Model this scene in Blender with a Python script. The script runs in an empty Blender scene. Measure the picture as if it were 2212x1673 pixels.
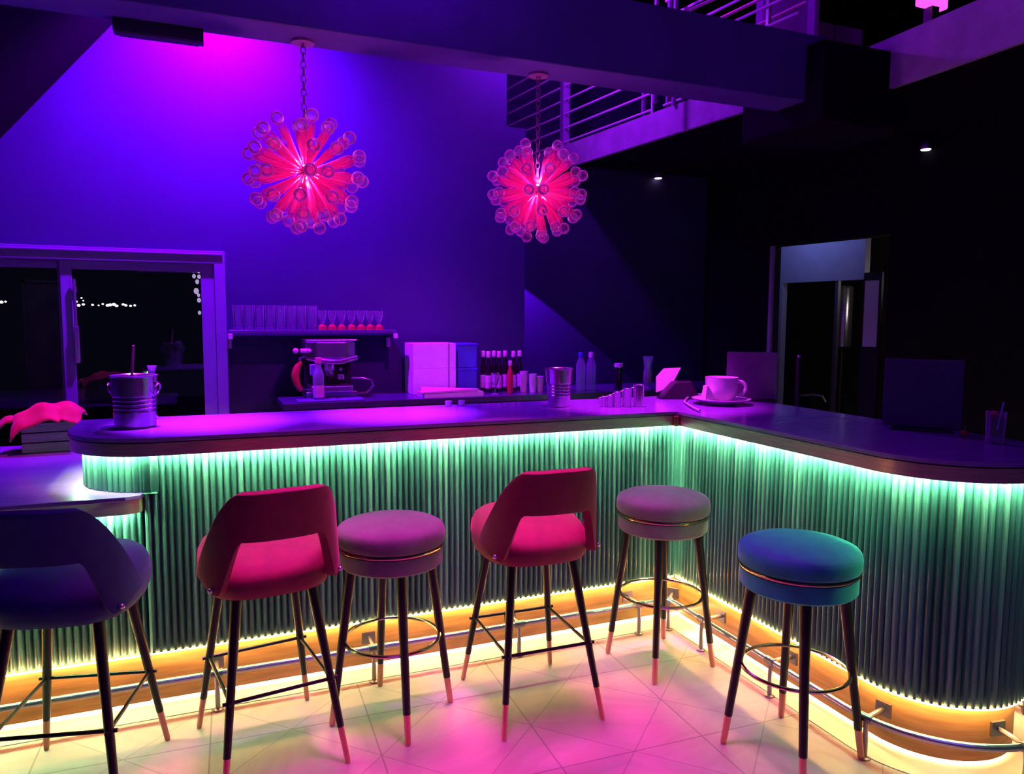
import bpy, bmesh, math, random
from mathutils import Vector, Matrix
random.seed(7)
SC = bpy.context.scene
COL = SC.collection
PI = math.pi

# ------------------------------------------------------------------ camera
F, CH, PITCH, YAW, ROLL = 1611.3, 1.55, .09264, .38920, .00491
fw = Vector((math.sin(YAW)*math.cos(PITCH), math.cos(YAW)*math.cos(PITCH), -math.sin(PITCH)))
rt = Vector((math.cos(YAW), -math.sin(YAW), 0)); up = rt.cross(fw)
c_, s_ = math.cos(ROLL), math.sin(ROLL)
rt, up = rt*c_ + up*s_, up*c_ - rt*s_
EYE = Vector((0, 0, CH))
cam = bpy.data.cameras.new('camera'); co = bpy.data.objects.new('camera', cam); COL.objects.link(co)
cam.sensor_fit = 'HORIZONTAL'; cam.sensor_width = 36; cam.lens = F/2212*36; cam.clip_start = .05; cam.clip_end = 3000
m = Matrix((rt, up, -fw)).transposed().to_4x4(); m.translation = EYE; co.matrix_world = m
SC.camera = co

def ray(x, y): return fw + rt*((x-1106)/F) - up*((y-836.5)/F)
def at_y(x, y, Y): d = ray(x, y); return EYE + d*(Y/d.y)
def at_z(x, y, z): d = ray(x, y); return EYE + d*((z-CH)/d.z)

# ------------------------------------------------------------------ materials
def mat(name, col, rough=.5, metal=0., noise=0., nscale=8., bump=0., bscale=60., coat=0., sheen=0., sheen_col=None,
        emit=None, estr=0., stretch=None, spec=.5, trans=0.):
    m = bpy.data.materials.new(name); m.use_nodes = True
    nt = m.node_tree; p = nt.nodes['Principled BSDF']
    p.inputs['Base Color'].default_value = (*col, 1)
    p.inputs['Roughness'].default_value = rough
    p.inputs['Metallic'].default_value = metal
    p.inputs['Specular IOR Level'].default_value = spec
    p.inputs['Coat Weight'].default_value = coat
    p.inputs['Coat Roughness'].default_value = .12
    p.inputs['Sheen Weight'].default_value = sheen
    p.inputs['Sheen Roughness'].default_value = .35
    p.inputs['Transmission Weight'].default_value = trans
    if sheen_col: p.inputs['Sheen Tint'].default_value = (*sheen_col, 1)
    if emit:
        p.inputs['Emission Color'].default_value = (*emit, 1); p.inputs['Emission Strength'].default_value = estr
    tc = nt.nodes.new('ShaderNodeTexCoord'); mp = nt.nodes.new('ShaderNodeMapping')
    nt.links.new(tc.outputs['Object'], mp.inputs['Vector'])
    if stretch: mp.inputs['Scale'].default_value = stretch
    if noise > 0:
        n = nt.nodes.new('ShaderNodeTexNoise'); n.inputs['Scale'].default_value = nscale; n.inputs['Detail'].default_value = 5
        nt.links.new(mp.outputs[0], n.inputs['Vector'])
        r = nt.nodes.new('ShaderNodeValToRGB')
        lo = [max(0, c*(1-noise)) for c in col]; hi = [min(1, c*(1+noise)) for c in col]
        r.color_ramp.elements[0].color = (*lo, 1); r.color_ramp.elements[0].position = .3
        r.color_ramp.elements[1].color = (*hi, 1); r.color_ramp.elements[1].position = .7
        nt.links.new(n.outputs['Fac'], r.inputs['Fac']); nt.links.new(r.outputs['Color'], p.inputs['Base Color'])
    if bump > 0:
        n2 = nt.nodes.new('ShaderNodeTexNoise'); n2.inputs['Scale'].default_value = bscale; n2.inputs['Detail'].default_value = 4
        nt.links.new(mp.outputs[0], n2.inputs['Vector'])
        b = nt.nodes.new('ShaderNodeBump'); b.inputs['Strength'].default_value = bump; b.inputs['Distance'].default_value = .01
        nt.links.new(n2.outputs['Fac'], b.inputs['Height']); nt.links.new(b.outputs[0], p.inputs['Normal'])
    return m

def emis(name, col, s):
    m = bpy.data.materials.new(name); m.use_nodes = True; nt = m.node_tree
    nt.nodes.remove(nt.nodes['Principled BSDF'])
    e = nt.nodes.new('ShaderNodeEmission'); e.inputs[0].default_value = (*col, 1); e.inputs[1].default_value = s
    nt.links.new(e.outputs[0], nt.nodes['Material Output'].inputs[0]); return m

def glass(name, tint=(1, 1, 1), rough=.03, body=.0, body_col=(1, 1, 1), edge=1.5, rim=False, base=.1):
    """thin clear glass: Fresnel mix of transparent and glossy, with an optional faint milky body"""
    m = bpy.data.materials.new(name); m.use_nodes = True; nt = m.node_tree
    nt.nodes.remove(nt.nodes['Principled BSDF'])
    t = nt.nodes.new('ShaderNodeBsdfTransparent'); t.inputs[0].default_value = (*tint, 1)
    g = nt.nodes.new('ShaderNodeBsdfGlossy'); g.inputs['Roughness'].default_value = rough
    lw = nt.nodes.new('ShaderNodeFresnel'); lw.inputs['IOR'].default_value = edge
    mx = nt.nodes.new('ShaderNodeMixShader')
    nt.links.new(lw.outputs[0], mx.inputs[0]); nt.links.new(t.outputs[0], mx.inputs[1]); nt.links.new(g.outputs[0], mx.inputs[2])
    out = mx.outputs[0]
    if body > 0:
        d = nt.nodes.new('ShaderNodeBsdfDiffuse'); d.inputs[0].default_value = (*body_col, 1)
        tr = nt.nodes.new('ShaderNodeBsdfTranslucent'); tr.inputs[0].default_value = (*body_col, 1)
        a = nt.nodes.new('ShaderNodeAddShader'); nt.links.new(d.outputs[0], a.inputs[0]); nt.links.new(tr.outputs[0], a.inputs[1])
        m2 = nt.nodes.new('ShaderNodeMixShader'); m2.inputs[0].default_value = body
        nt.links.new(out, m2.inputs[1]); nt.links.new(a.outputs[0], m2.inputs[2]); out = m2.outputs[0]
        if rim:
            f = nt.nodes.new('ShaderNodeLayerWeight'); f.inputs[0].default_value = .5
            q = nt.nodes.new('ShaderNodeMath'); q.operation = 'POWER'; nt.links.new(f.outputs['Facing'], q.inputs[0]); q.inputs[1].default_value = 2.6
            q2 = nt.nodes.new('ShaderNodeMath'); q2.operation = 'MULTIPLY_ADD'; nt.links.new(q.outputs[0], q2.inputs[0]); q2.inputs[1].default_value = body; q2.inputs[2].default_value = body*base
            nt.links.new(q2.outputs[0], m2.inputs[0])
    nt.links.new(out, nt.nodes['Material Output'].inputs[0]); return m

M = {}
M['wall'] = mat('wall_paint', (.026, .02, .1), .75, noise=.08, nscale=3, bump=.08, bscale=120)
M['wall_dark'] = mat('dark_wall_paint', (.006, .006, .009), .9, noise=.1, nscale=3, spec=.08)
M['roof'] = mat('black_roof_boards', (.0012, .0012, .0015), .95, noise=.2, nscale=2, spec=.1)
M['plaster'] = mat('rough_plaster', (.07, .04, .22), .8, noise=.15, nscale=4, bump=.5, bscale=9)
M['plaster_pale'] = mat('rough_pale_plaster', (.35, .28, .42), .85, noise=.2, nscale=6, bump=.6, bscale=14)
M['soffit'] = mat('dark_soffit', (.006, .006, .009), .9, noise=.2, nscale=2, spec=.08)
M['frame'] = mat('window_frame_paint', (.22, .16, .34), .35, noise=.05)
M['slat'] = mat('ribbed_slat', (.3, .34, .38), .38, coat=.25)
M['carcass'] = mat('dark_board', (.03, .03, .035), .7, noise=.2)
M['top'] = mat('dark_polished_worktop', (.26, .11, .46), .26, noise=.07, nscale=3, stretch=(1, 9, 1), coat=.3)
M['backtop'] = mat('dark_back_worktop', (.06, .04, .12), .25, noise=.1, nscale=4)
M['darkline'] = mat('dark_bronze_trim', (.06, .045, .04), .35, .6, noise=.15)
M['band'] = mat('brushed_bronze_band', (.78, .56, .44), .3, .65, noise=.18, nscale=5, stretch=(2, 2, 30))
M['plinth'] = mat('golden_wood_plinth', (.5, .3, .11), .35, noise=.3, nscale=3, stretch=(1.5, 1.5, 14), coat=.4)
M['brass'] = mat('brass', (.8, .58, .35), .22, 1., noise=.1)
M['steel'] = mat('polished_steel', (.8, .79, .82), .24, .92, noise=.05)
M['steel_dark'] = mat('dark_steel', (.3, .3, .33), .35, 1., noise=.1)
M['blackmetal'] = mat('black_powder_coat', (.012, .011, .014), .4, .2, noise=.2)
M['copper'] = mat('copper_tip', (.8, .36, .26), .35, .7, noise=.1)
M['velvet_red'] = mat('red_velvet', (.22, .006, .045), .75, noise=.12, nscale=18, bump=.15, bscale=300, sheen=.5, sheen_col=(1, .25, .4))
M['velvet_taupe'] = mat('taupe_velvet', (.19, .19, .165), .75, noise=.12, nscale=14, bump=.15, bscale=300, sheen=.4, sheen_col=(.9, .8, .9))
M['velvet_teal'] = mat('teal_velvet', (.006, .34, .29), .75, noise=.15, nscale=14, bump=.15, bscale=300, sheen=.4, sheen_col=(.3, .9, 1))
M['velvet_blue'] = mat('blue_velvet', (.02, .028, .14), .75, noise=.15, nscale=14, bump=.15, bscale=300, sheen=.35, sheen_col=(.5, .7, 1))
M['white'] = mat('white_ceramic', (.8, .78, .8), .2, noise=.03, coat=.5)
M['paper'] = mat('white_card', (.8, .78, .8), .75, noise=.05, nscale=20)
M['bluebox'] = mat('blue_plastic', (.06, .06, .5), .45, noise=.1)
M['black'] = mat('black_plastic', (.015, .015, .018), .4, noise=.1)
M['bottle'] = mat('dark_bottle_glass', (.015, .012, .014), .08, coat=.6, noise=.1)
M['label'] = mat('pale_paper_label', (.6, .52, .6), .7, noise=.25, nscale=40)
M['redbottle'] = mat('red_liqueur', (.5, .015, .05), .12, coat=.5, noise=.1)
M['redcloth'] = mat('red_cloth', (.62, .015, .07), .8, noise=.25, nscale=9, bump=.4, bscale=25, sheen=.3)
M['crate'] = mat('weathered_crate_wood', (.2, .13, .14), .7, noise=.3, nscale=4, stretch=(2, 2, 16))
M['pinkplastic'] = mat('pink_plastic', (.7, .12, .35), .4, noise=.1)
M['redplastic'] = mat('red_handle_plastic', (.6, .02, .06), .35, noise=.1)
M['bluestraw'] = mat('pale_blue_straw', (.35, .6, .85), .4, noise=.05)
M['menu'] = mat('dark_menu_board', (.16, .12, .2), .6, noise=.1)
M['screen'] = mat('matt_screen_back', (.07, .05, .11), .5, noise=.1)
M['doorpaint'] = mat('grey_blue_paint', (.35, .35, .45), .6, noise=.06)
M['wood_red'] = mat('reddish_wood', (.35, .13, .1), .45, noise=.3, nscale=3, stretch=(1.5, 1.5, 14))
M['night'] = mat('dark_terrace', (.012, .011, .016), .8, noise=.3)
M['glass'] = glass('clear_glass', (.96, .96, .98), .06, body=.45, body_col=(.8, .8, .85), rim=True)
M['pane'] = glass('window_pane', (.8, .8, .85), .0, edge=1.45)
M['redglass'] = glass('red_tinted_glass', (.9, .12, .22), .05, body=.4, body_col=(.85, .05, .15))
M['flute'] = glass('rose_flute_glass', (1, .6, .8), .06, body=.6, body_col=(1, .16, .5), edge=1.5, rim=True, base=.3)
M['ball'] = glass('clear_ball_glass', (1, .88, .96), .04, body=1., body_col=(1, .62, .9), edge=1.6, rim=True, base=.07)
M['petglass'] = glass('clear_bottle_plastic', (.8, .78, .9), .08, body=.18, body_col=(.6, .6, .85))
M['stem'] = mat('glowing_rose_stem', (.6, .02, .42), .4, emit=(1, .01, .36), estr=.5, noise=.1)
M['led_green'] = emis('green_led', (.5, 1, .44), 560)
M['led_warm'] = emis('warm_led', (1, .47, .16), 80)
M['led_base'] = emis('warm_base_led', (1, .54, .28), 60)
M['blob_glow'] = emis('pale_blob_glow', (.75, .6, 1), .9)  # glow of the added blobs at the window edge
M['city'] = emis('city_lamp', (1, .85, .75), 2.5)
M['downlight'] = emis('downlight_glow', (1, .75, .9), 3)
M['pinkglow'] = emis('pink_lamp_glow', (1, .05, .75), 2.5)

def floor_mat():
    m = bpy.data.materials.new('pale_patterned_tiles'); m.use_nodes = True; nt = m.node_tree; N = nt.nodes; L = nt.links
    p = N['Principled BSDF']; p.inputs['Roughness'].default_value = .34
    tc = N.new('ShaderNodeTexCoord'); mp = N.new('ShaderNodeMapping'); L.new(tc.outputs['Object'], mp.inputs[0])
    mp.inputs['Scale'].default_value = (1.75, 1.75, 0); mp.inputs['Rotation'].default_value = (0, 0, .03); mp.inputs['Location'].default_value = (40.2, 40.1, 0)
    def vm(op, a, b=None):
        n = N.new('ShaderNodeVectorMath'); n.operation = op
        for i, v in enumerate((a, b)):
            if v is None: continue
            if isinstance(v, tuple): n.inputs[i].default_value = v
            else: L.new(v, n.inputs[i])
        return n
    def ma(op, a, b=None):
        n = N.new('ShaderNodeMath'); n.operation = op
        for i, v in enumerate((a, b)):
            if v is None: continue
            if isinstance(v, (int, float)): n.inputs[i].default_value = v
            else: L.new(v, n.inputs[i])
        return n.outputs[0]
    fr_ = vm('SUBTRACT', vm('FRACTION', mp.outputs[0]).outputs[0], (.5, .5, 0)).outputs[0]
    ab = vm('ABSOLUTE', fr_).outputs[0]
    sx = N.new('ShaderNodeSeparateXYZ'); L.new(ab, sx.inputs[0])
    su = ma('ADD', sx.outputs[0], sx.outputs[1])
    g1 = ma('GREATER_THAN', ma('MAXIMUM', sx.outputs[0], sx.outputs[1]), .495)
    g2 = ma('LESS_THAN', ma('ABSOLUTE', ma('SUBTRACT', su, .5)), .006)
    grout = ma('MAXIMUM', g1, ma('MULTIPLY', g2, .7))
    c1 = vm('FLOOR', mp.outputs[0]).outputs[0]
    cell = N.new('ShaderNodeVectorMath'); cell.operation = 'ADD'; L.new(c1, cell.inputs[0])
    cb = N.new('ShaderNodeCombineXYZ'); L.new(ma('MULTIPLY', ma('GREATER_THAN', su, .5), .37), cb.inputs[0]); L.new(cb.outputs[0], cell.inputs[1])
    cid = cell.outputs[0]
    wn = N.new('ShaderNodeTexWhiteNoise'); wn.noise_dimensions = '2D'; L.new(cid, wn.inputs['Vector'])
    rot = N.new('ShaderNodeVectorRotate'); rot.rotation_type = 'Z_AXIS'; L.new(tc.outputs['Object'], rot.inputs['Vector'])
    L.new(ma('MULTIPLY', wn.outputs['Value'], 6.28), rot.inputs['Angle'])
    nz = N.new('ShaderNodeTexNoise'); nz.inputs['Scale'].default_value = 2.5; nz.inputs['Detail'].default_value = 6; nz.inputs['Distortion'].default_value = 1.2
    m2 = N.new('ShaderNodeMapping'); m2.inputs['Scale'].default_value = (1, 4, 1); L.new(rot.outputs[0], m2.inputs[0]); L.new(m2.outputs[0], nz.inputs['Vector'])
    cr = N.new('ShaderNodeValToRGB'); cr.color_ramp.elements[0].position = .32; cr.color_ramp.elements[0].color = (.46, .34, .33, 1)
    cr.color_ramp.elements[1].position = .6; cr.color_ramp.elements[1].color = (.53, .39, .38, 1); L.new(nz.outputs['Fac'], cr.inputs[0])
    mc = N.new('ShaderNodeMix'); mc.data_type = 'RGBA'; L.new(grout, mc.inputs['Factor']); L.new(cr.outputs[0], mc.inputs[6]); mc.inputs[7].default_value = (.3, .22, .21, 1)
    L.new(mc.outputs[2], p.inputs['Base Color'])
    bp = N.new('ShaderNodeBump'); bp.inputs['Strength'].default_value = .2; bp.inputs['Distance'].default_value = .003; bp.invert = True
    L.new(grout, bp.inputs['Height']); L.new(bp.outputs[0], p.inputs['Normal'])
    return m
M['rod'] = mat('pale_painted_rod', (.75, .6, .8), .4, noise=.05)
M['floor'] = floor_mat()
M['border'] = mat('cream_border_stone', (.7, .62, .5), .3, noise=.08, nscale=4)

# slats take a small random tone each from a face attribute
nt = M['slat'].node_tree; at = nt.nodes.new('ShaderNodeAttribute'); at.attribute_name = 'tone'
cr = nt.nodes.new('ShaderNodeValToRGB')
cr.color_ramp.elements[0].color = (.035, .1, .11, 1); cr.color_ramp.elements[1].color = (.14, .28, .26, 1)
e = cr.color_ramp.elements.new(.55); e.color = (.075, .2, .2, 1)
nt.links.new(at.outputs['Fac'], cr.inputs[0]); nt.links.new(cr.outputs[0], nt.nodes['Principled BSDF'].inputs['Base Color'])

# ------------------------------------------------------------------ mesh building
class MB:
    def __init__(s): s.v = []; s.f = []; s.attr = []
    def add(s, vs, fs, tone=0.):
        o = len(s.v); s.v += [Vector(v) for v in vs]
        for f in fs: s.f.append([i+o for i in f]); s.attr.append(tone)
        return s
    def box(s, a, b, rot=0., mat4=None):
        x0, y0, z0 = a; x1, y1, z1 = b
        vs = [Vector(p) for p in ((x0,y0,z0),(x1,y0,z0),(x1,y1,z0),(x0,y1,z0),(x0,y0,z1),(x1,y0,z1),(x1,y1,z1),(x0,y1,z1))]
        if rot:
            c = (Vector(a)+Vector(b))/2; R = Matrix.Rotation(rot, 3, 'Z'); vs = [R@(v-c)+c for v in vs]
        if mat4: vs = [mat4@v for v in vs]
        return s.add(vs, [(0,3,2,1),(4,5,6,7),(0,1,5,4),(1,2,6,5),(2,3,7,6),(3,0,4,7)])
    def lathe(s, prof, n=24, c=(0,0,0), cap=True, mat4=None):
        c = Vector(c); vs = []; fs = []; k = len(prof)
        for r, z in prof:
            for i in range(n):
                a = 2*PI*i/n; v = Vector((r*math.cos(a), r*math.sin(a), z))
                vs.append((mat4@v if mat4 else v)+c)
        for j in range(k-1):
            for i in range(n):
                i2 = (i+1) % n; fs.append((j*n+i, j*n+i2, (j+1)*n+i2, (j+1)*n+i))
        if cap:
            if prof[0][0] > 1e-5: fs.append(tuple(range(n-1, -1, -1)))
            if prof[-1][0] > 1e-5: fs.append(tuple((k-1)*n+i for i in range(n)))
        return s.add(vs, fs)
    def tube(s, pts, r, n=10, closed=False, cap=True):
        pts = [Vector(p) for p in pts]; k = len(pts); rs = r if isinstance(r, (list, tuple)) else [r]*k
        vs = []; fs = []; pn = None
        for i, p in enumerate(pts):
            if closed: t = pts[(i+1) % k]-pts[i-1]
            else: t = pts[min(i+1, k-1)]-pts[max(i-1, 0)]
            t.normalize()
            if pn is None:
                u = t.orthogonal().normalized()
            else:
                u = (pn - t*pn.dot(t)).normalized()
            pn = u; w = t.cross(u)
            for j in range(n):
                a = 2*PI*j/n; vs.append(p+(u*math.cos(a)+w*math.sin(a))*rs[i])
        K = k if closed else k-1
        for i in range(K):
            i2 = (i+1) % k
            for j in range(n):
                j2 = (j+1) % n; fs.append((i*n+j, i*n+j2, i2*n+j2, i2*n+j))
        if cap and not closed:
            fs.append(tuple(range(n-1, -1, -1))); fs.append(tuple((k-1)*n+j for j in range(n)))
        return s.add(vs, fs)
    def cone(s, a, b, r0, r1, n=14): return s.tube([a, b], [r0, r1], n)
    def ball(s, c, r, n=12, sq=1.):
        return s.lathe([(max(r*math.sin(PI*i/(n//2+2)), 1e-6), -r*sq*math.cos(PI*i/(n//2+2))) for i in range(n//2+3)], n, c, False)
    def prism(s, poly, z0, z1):
        k = len(poly); vs = [(x, y, z0) for x, y in poly]+[(x, y, z1) for x, y in poly]
        fs = [tuple(range(k-1, -1, -1)), tuple(range(k, 2*k))]+[(i, (i+1) % k, k+(i+1) % k, k+i) for i in range(k)]
        return s.add(vs, fs)
    def band(s, path, z0, z1, thick_path=None, closed=False):
        """vertical band along an open path; thick_path is the inner path of equal length"""
        k = len(path); q = thick_path
        vs = [(x,y,z0) for x,y in path]+[(x,y,z1) for x,y in path]+[(x,y,z1) for x,y in q]+[(x,y,z0) for x,y in q]
        fs = []
        for i in range(k-1):
            fs += [(i, i+1, k+i+1, k+i), (k+i, k+i+1, 2*k+i+1, 2*k+i), (2*k+i, 2*k+i+1, 3*k+i+1, 3*k+i), (3*k+i, 3*k+i+1, i+1, i)]
        fs += [(0, k, 2*k, 3*k), (k-1, 4*k-1, 3*k-1, 2*k-1)]
        return s.add(vs, fs)
    def build(s, name, mt, parent=None, smooth=False, bevel=0., sub=0, solid=0., angle=35, tone=False):
        me = bpy.data.meshes.new(name)
        me.from_pydata([tuple(v) for v in s.v], [], s.f)
        bm = bmesh.new(); bm.from_mesh(me)
        if tone:
            ly = bm.faces.layers.float.new('tone')
            bm.faces.ensure_lookup_table()
            for f, a in zip(bm.faces, s.attr): f[ly] = a or .4
        bmesh.ops.recalc_face_normals(bm, faces=bm.faces)
        big = [f for f in bm.faces if len(f.verts) > 30]
        if big: bmesh.ops.triangulate(bm, faces=big)
        bm.to_mesh(me); bm.free()
        me.materials.append(mt)
        if smooth:
            me.shade_auto_smooth(angle=math.radians(angle)) if hasattr(me, 'shade_auto_smooth') else None
            for p in me.polygons: p.use_smooth = True
        o = bpy.data.objects.new(name, me); COL.objects.link(o)
        if smooth and not sub:
            me.set_sharp_from_angle(angle=math.radians(angle))
        if parent: o.parent = parent
        if solid:
            md = o.modifiers.new('solid', 'SOLIDIFY'); md.thickness = solid; md.offset = 0
        if bevel:
            md = o.modifiers.new('bevel', 'BEVEL'); md.width = bevel; md.segments = 3; md.limit_method = 'ANGLE'; md.angle_limit = math.radians(40)
        if sub:
            md = o.modifiers.new('sub', 'SUBSURF'); md.levels = sub; md.render_levels = sub
        return o

def thing(name, label, cat, loc=(0,0,0), rot=0., group=None):
    o = bpy.data.objects.new(name, None); COL.objects.link(o); o.empty_display_size = .1
    o.location = loc; o.rotation_euler = (0, 0, rot); o['label'] = label; o['category'] = cat
    if group: o['group'] = group
    return o
def tag(o, label, cat, group=None, loc=None, rot=None):
    o['label'] = label; o['category'] = cat
    if group: o['group'] = group
    if loc is not None: o.location = loc
    if rot is not None: o.rotation_euler = (0, 0, rot)
    return o
def struct(o, label=None):
    o['kind'] = 'structure'
    if label: o['label'] = label
    return o
def clone(root, loc, rot=None, label=None, group=None):
    r = root.copy(); COL.objects.link(r); r.location = loc
    if rot is not None: r.rotation_euler = (0, 0, rot)
    if label: r['label'] = label
    if group: r['group'] = group
    for ch in list(root.children):
        k = ch.copy(); COL.objects.link(k); k.parent = r
        for g in list(ch.children):
            d = g.copy(); COL.objects.link(d); d.parent = k
    return r

# ------------------------------------------------------------------ the setting
struct(MB().box((-6, -3, -.1), (9, 7.5, 0)).build('floor', M['floor']), 'pale patterned tile floor')
# back wall with the window opening (x -2.42 .. .135, up to z 1.985)
w = MB()
w.box((.135, 5.5, 0), (2.36, 5.7, 3.02)); w.box((-6, 5.5, 1.985), (.135, 5.7, 5)); w.box((-6, 5.5, 0), (-2.42, 5.7, 1.985)); w.box((.135, 5.5, 3.02), (2.2, 5.7, 5))
struct(w.build('wall_back', M['wall']), 'dark painted back wall washed with violet light')
struct(MB().box((2.36, 6.1, 0), (5.2, 6.25, 2.9)).build('wall_recess', M['wall']), 'dark recessed wall beside the back wall')
struct(MB().box((2.2, 7.6, 2.9), (8, 7.75, 5.2)).build('wall_upper', M['wall']), 'wall of the upper floor behind the gallery railing')
# right wall with doorway (runs towards the camera, turned by 7.5 degrees)
WR = Matrix.Translation((4.53, 6.1, 0)) @ Matrix.Rotation(math.radians(7.5), 4, 'Z')   # local -y runs towards the camera
w = MB(); D0, D1, DH = -.80, -1.93, 2.19
w.box((0, D0, 0), (.14, .2, 2.9), mat4=WR); w.box((0, -8, 0), (.14, D1, 2.9), mat4=WR); w.box((0, D1, DH), (.14, D0, 2.9), mat4=WR)
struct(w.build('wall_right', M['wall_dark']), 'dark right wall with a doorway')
# room seen through that doorway
w = MB()
w.box((1.25, -.85, 1.935), (1.33, 1.5, 2.9), mat4=WR); w.box((1.25, .12, 0), (1.33, 1.5, 1.935), mat4=WR)
w.box((.0, D0, 0), (.14, D0+.004, DH), mat4=WR); w.box((.0, D0-.03, 0), (.03, D0+.004, DH), mat4=WR)
struct(w.build('wall_passage', M['doorpaint']), 'pale wall of the passage beyond the doorway')
w = MB(); w.box((2.6, -4, 0), (2.7, 1.6, 2.9), mat4=WR); w.box((.14, 1.5, 0), (2.7, 1.6, 2.9), mat4=WR); w.box((.14, -4, 0), (2.7, -3.9, 2.9), mat4=WR)
struct(w.build('wall_far_passage', M['carcass']), 'dark far wall of the passage')
struct(MB().box((-6, 5.5-9, 5), (9, 7.8, 5.1)).build('ceiling', M['roof']), 'black high ceiling')
# sloping roof at the left, seen as the dark corner
r0, r1 = Vector((.3, 0, 4.327)), Vector((-2.55, 0, .91))
w = MB(); w.add([(r0.x, 5.5, r0.z), (r1.x, 5.5, r1.z), (r1.x, 3.56, r1.z), (r0.x, 3.56, r0.z),
                 (r0.x, 5.5, r0.z+.1), (r1.x-.1, 5.5, r1.z), (r1.x-.1, 3.56, r1.z), (r0.x, 3.56, r0.z+.1)],
                [(0,1,2,3),(4,7,6,5),(0,3,7,4),(1,5,6,2),(0,4,5,1),(3,2,6,7)])
struct(w.build('ceiling_slope', M['roof']), 'black sloping roof at the left')
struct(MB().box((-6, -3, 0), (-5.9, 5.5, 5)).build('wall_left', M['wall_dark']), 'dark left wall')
# big cross beam
w = MB().box((-6, 3.32, 2.75), (3.25, 3.55, 3.11))
struct(w.build('trim_beam', M['plaster'], bevel=.008), 'plastered cross beam above the bar')
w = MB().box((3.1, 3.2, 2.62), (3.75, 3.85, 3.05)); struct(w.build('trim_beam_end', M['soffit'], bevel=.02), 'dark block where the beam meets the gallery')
# gallery
def dirpt(x, y, L, ang): return (x - math.sin(ang)*L, y + math.cos(ang)*L)
GA = math.radians(6.5)
g0 = (3.27, 3.6); g1 = dirpt(3.27, 3.6, 4.0, GA)
w = MB().prism([g0, (8, 3.6), (8, g1[1]), g1], 2.9, 3.05)
w.prism([(3.5, -1), (8, -1), (8, 3.6), (3.62, 3.6)], 2.9, 3.12)
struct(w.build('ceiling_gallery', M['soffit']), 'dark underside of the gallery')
w = MB()
def strip(a, b, z0, z1, t):
    a = Vector((*a, 0)); b = Vector((*b, 0)); d = (b-a).normalized(); n = Vector((-d.y, d.x, 0))
    w.prism([(p.x, p.y) for p in (a, b, b+n*t, a+n*t)], z0, z1)
strip(g0, g1, 2.86, 3.06, .03); strip((3.48, .2), (3.63, 3.4), 2.84, 3.12, .03)
struct(w.build('trim_fascia', M['plaster_pale']), 'rough plaster edge of the gallery')

# railing on the gallery
rail = thing('gallery_railing', 'steel railing with horizontal rods on the gallery edge', 'railing')
for L, r_, z1 in ((.25, .012, 3.9), (1.18, .012, 3.9), (1.46, .012, 3.9), (2.57, .032, 4.2), (3.75, .025, 4.2)):
    x, y = dirpt(3.31, 3.6, L, GA); MB().box((x-r_, y-r_, 3.05), (x+r_, y+r_, z1)).build('post', M['frame'], rail)
for k in range(7):
    z = 3.105+.122*k
    for L0, L1 in ((.0, 1.2), (1.33, 4.0)):
        MB().tube([(*dirpt(3.29, 3.6, L0, GA), z), (*dirpt(3.29, 3.6, L1, GA), z)], .009, 8).build('rod', M['rod'], rail, smooth=True)
x, y = dirpt(3.29, 3.6, 1.33, GA); MB().tube([(x, y, 3.05), (x, y, 3.84)], .009, 8).build('end_bar', M['rod'], rail, smooth=True)
rail2 = thing('gallery_railing', 'slanting railing rods above the cross beam, near the ceiling', 'railing')
for a, b in (((1353, 5), (1400, -18)), ((1488, 27), (1560, -10)), ((1564, 41), (1680, -20)), ((1644, 55), (1740, 5))):
    MB().tube([at_y(*a, 4.6)-Vector((.12, 0, .05)), at_y(*b, 4.6)], .011, 8).build('rod', M['rod'], rail2, smooth=True)
for px in (1419, 1460):
    p = at_y(px, 20, 4.6); MB().box((p.x-.012, 4.588, 3.05), (p.x+.012, 4.612, 4.4)).build('post', M['frame'], rail2)
w = MB()
p = at_y(1646, 60, 5.2); q = at_y(1742, 95, 5.2)
w.box((p.x, 5.2, 3.05), (q.x, 5.28, 4.6)); w.box((q.x, 5.12, 3.05), (q.x+.05, 5.28, 4.6))
p = at_y(1764, 45, 5.3); q = at_y(1862, 95, 5.3)
w.box((p.x, 5.3, 3.05), (p.x+.2, 5.38, p.z)); w.box((p.x+.235, 5.3, 3.05), (q.x, 5.38, p.z))
struct(w.build('trim_upper_panels', M['frame']), 'pale panels on the upper floor')
p = at_y(1990, 30, 3.4); q = at_y(2045, 30, 3.4)
wl = thing('wall_lamp', 'pink glowing lamp on the gallery at the upper right corner', 'lamp', ((p.x+q.x)/2, 3.42, at_y(2015, 18, 3.42).z-.1))
MB().box(((p.x-q.x)/2, -.03, .1), ((q.x-p.x)/2, .03, .9)).build('shade', M['pinkglow'], wl, bevel=.01)
MB().box((-.03, -.03, 0), (.03, .03, .1)).build('base', M['blackmetal'], wl)

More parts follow.
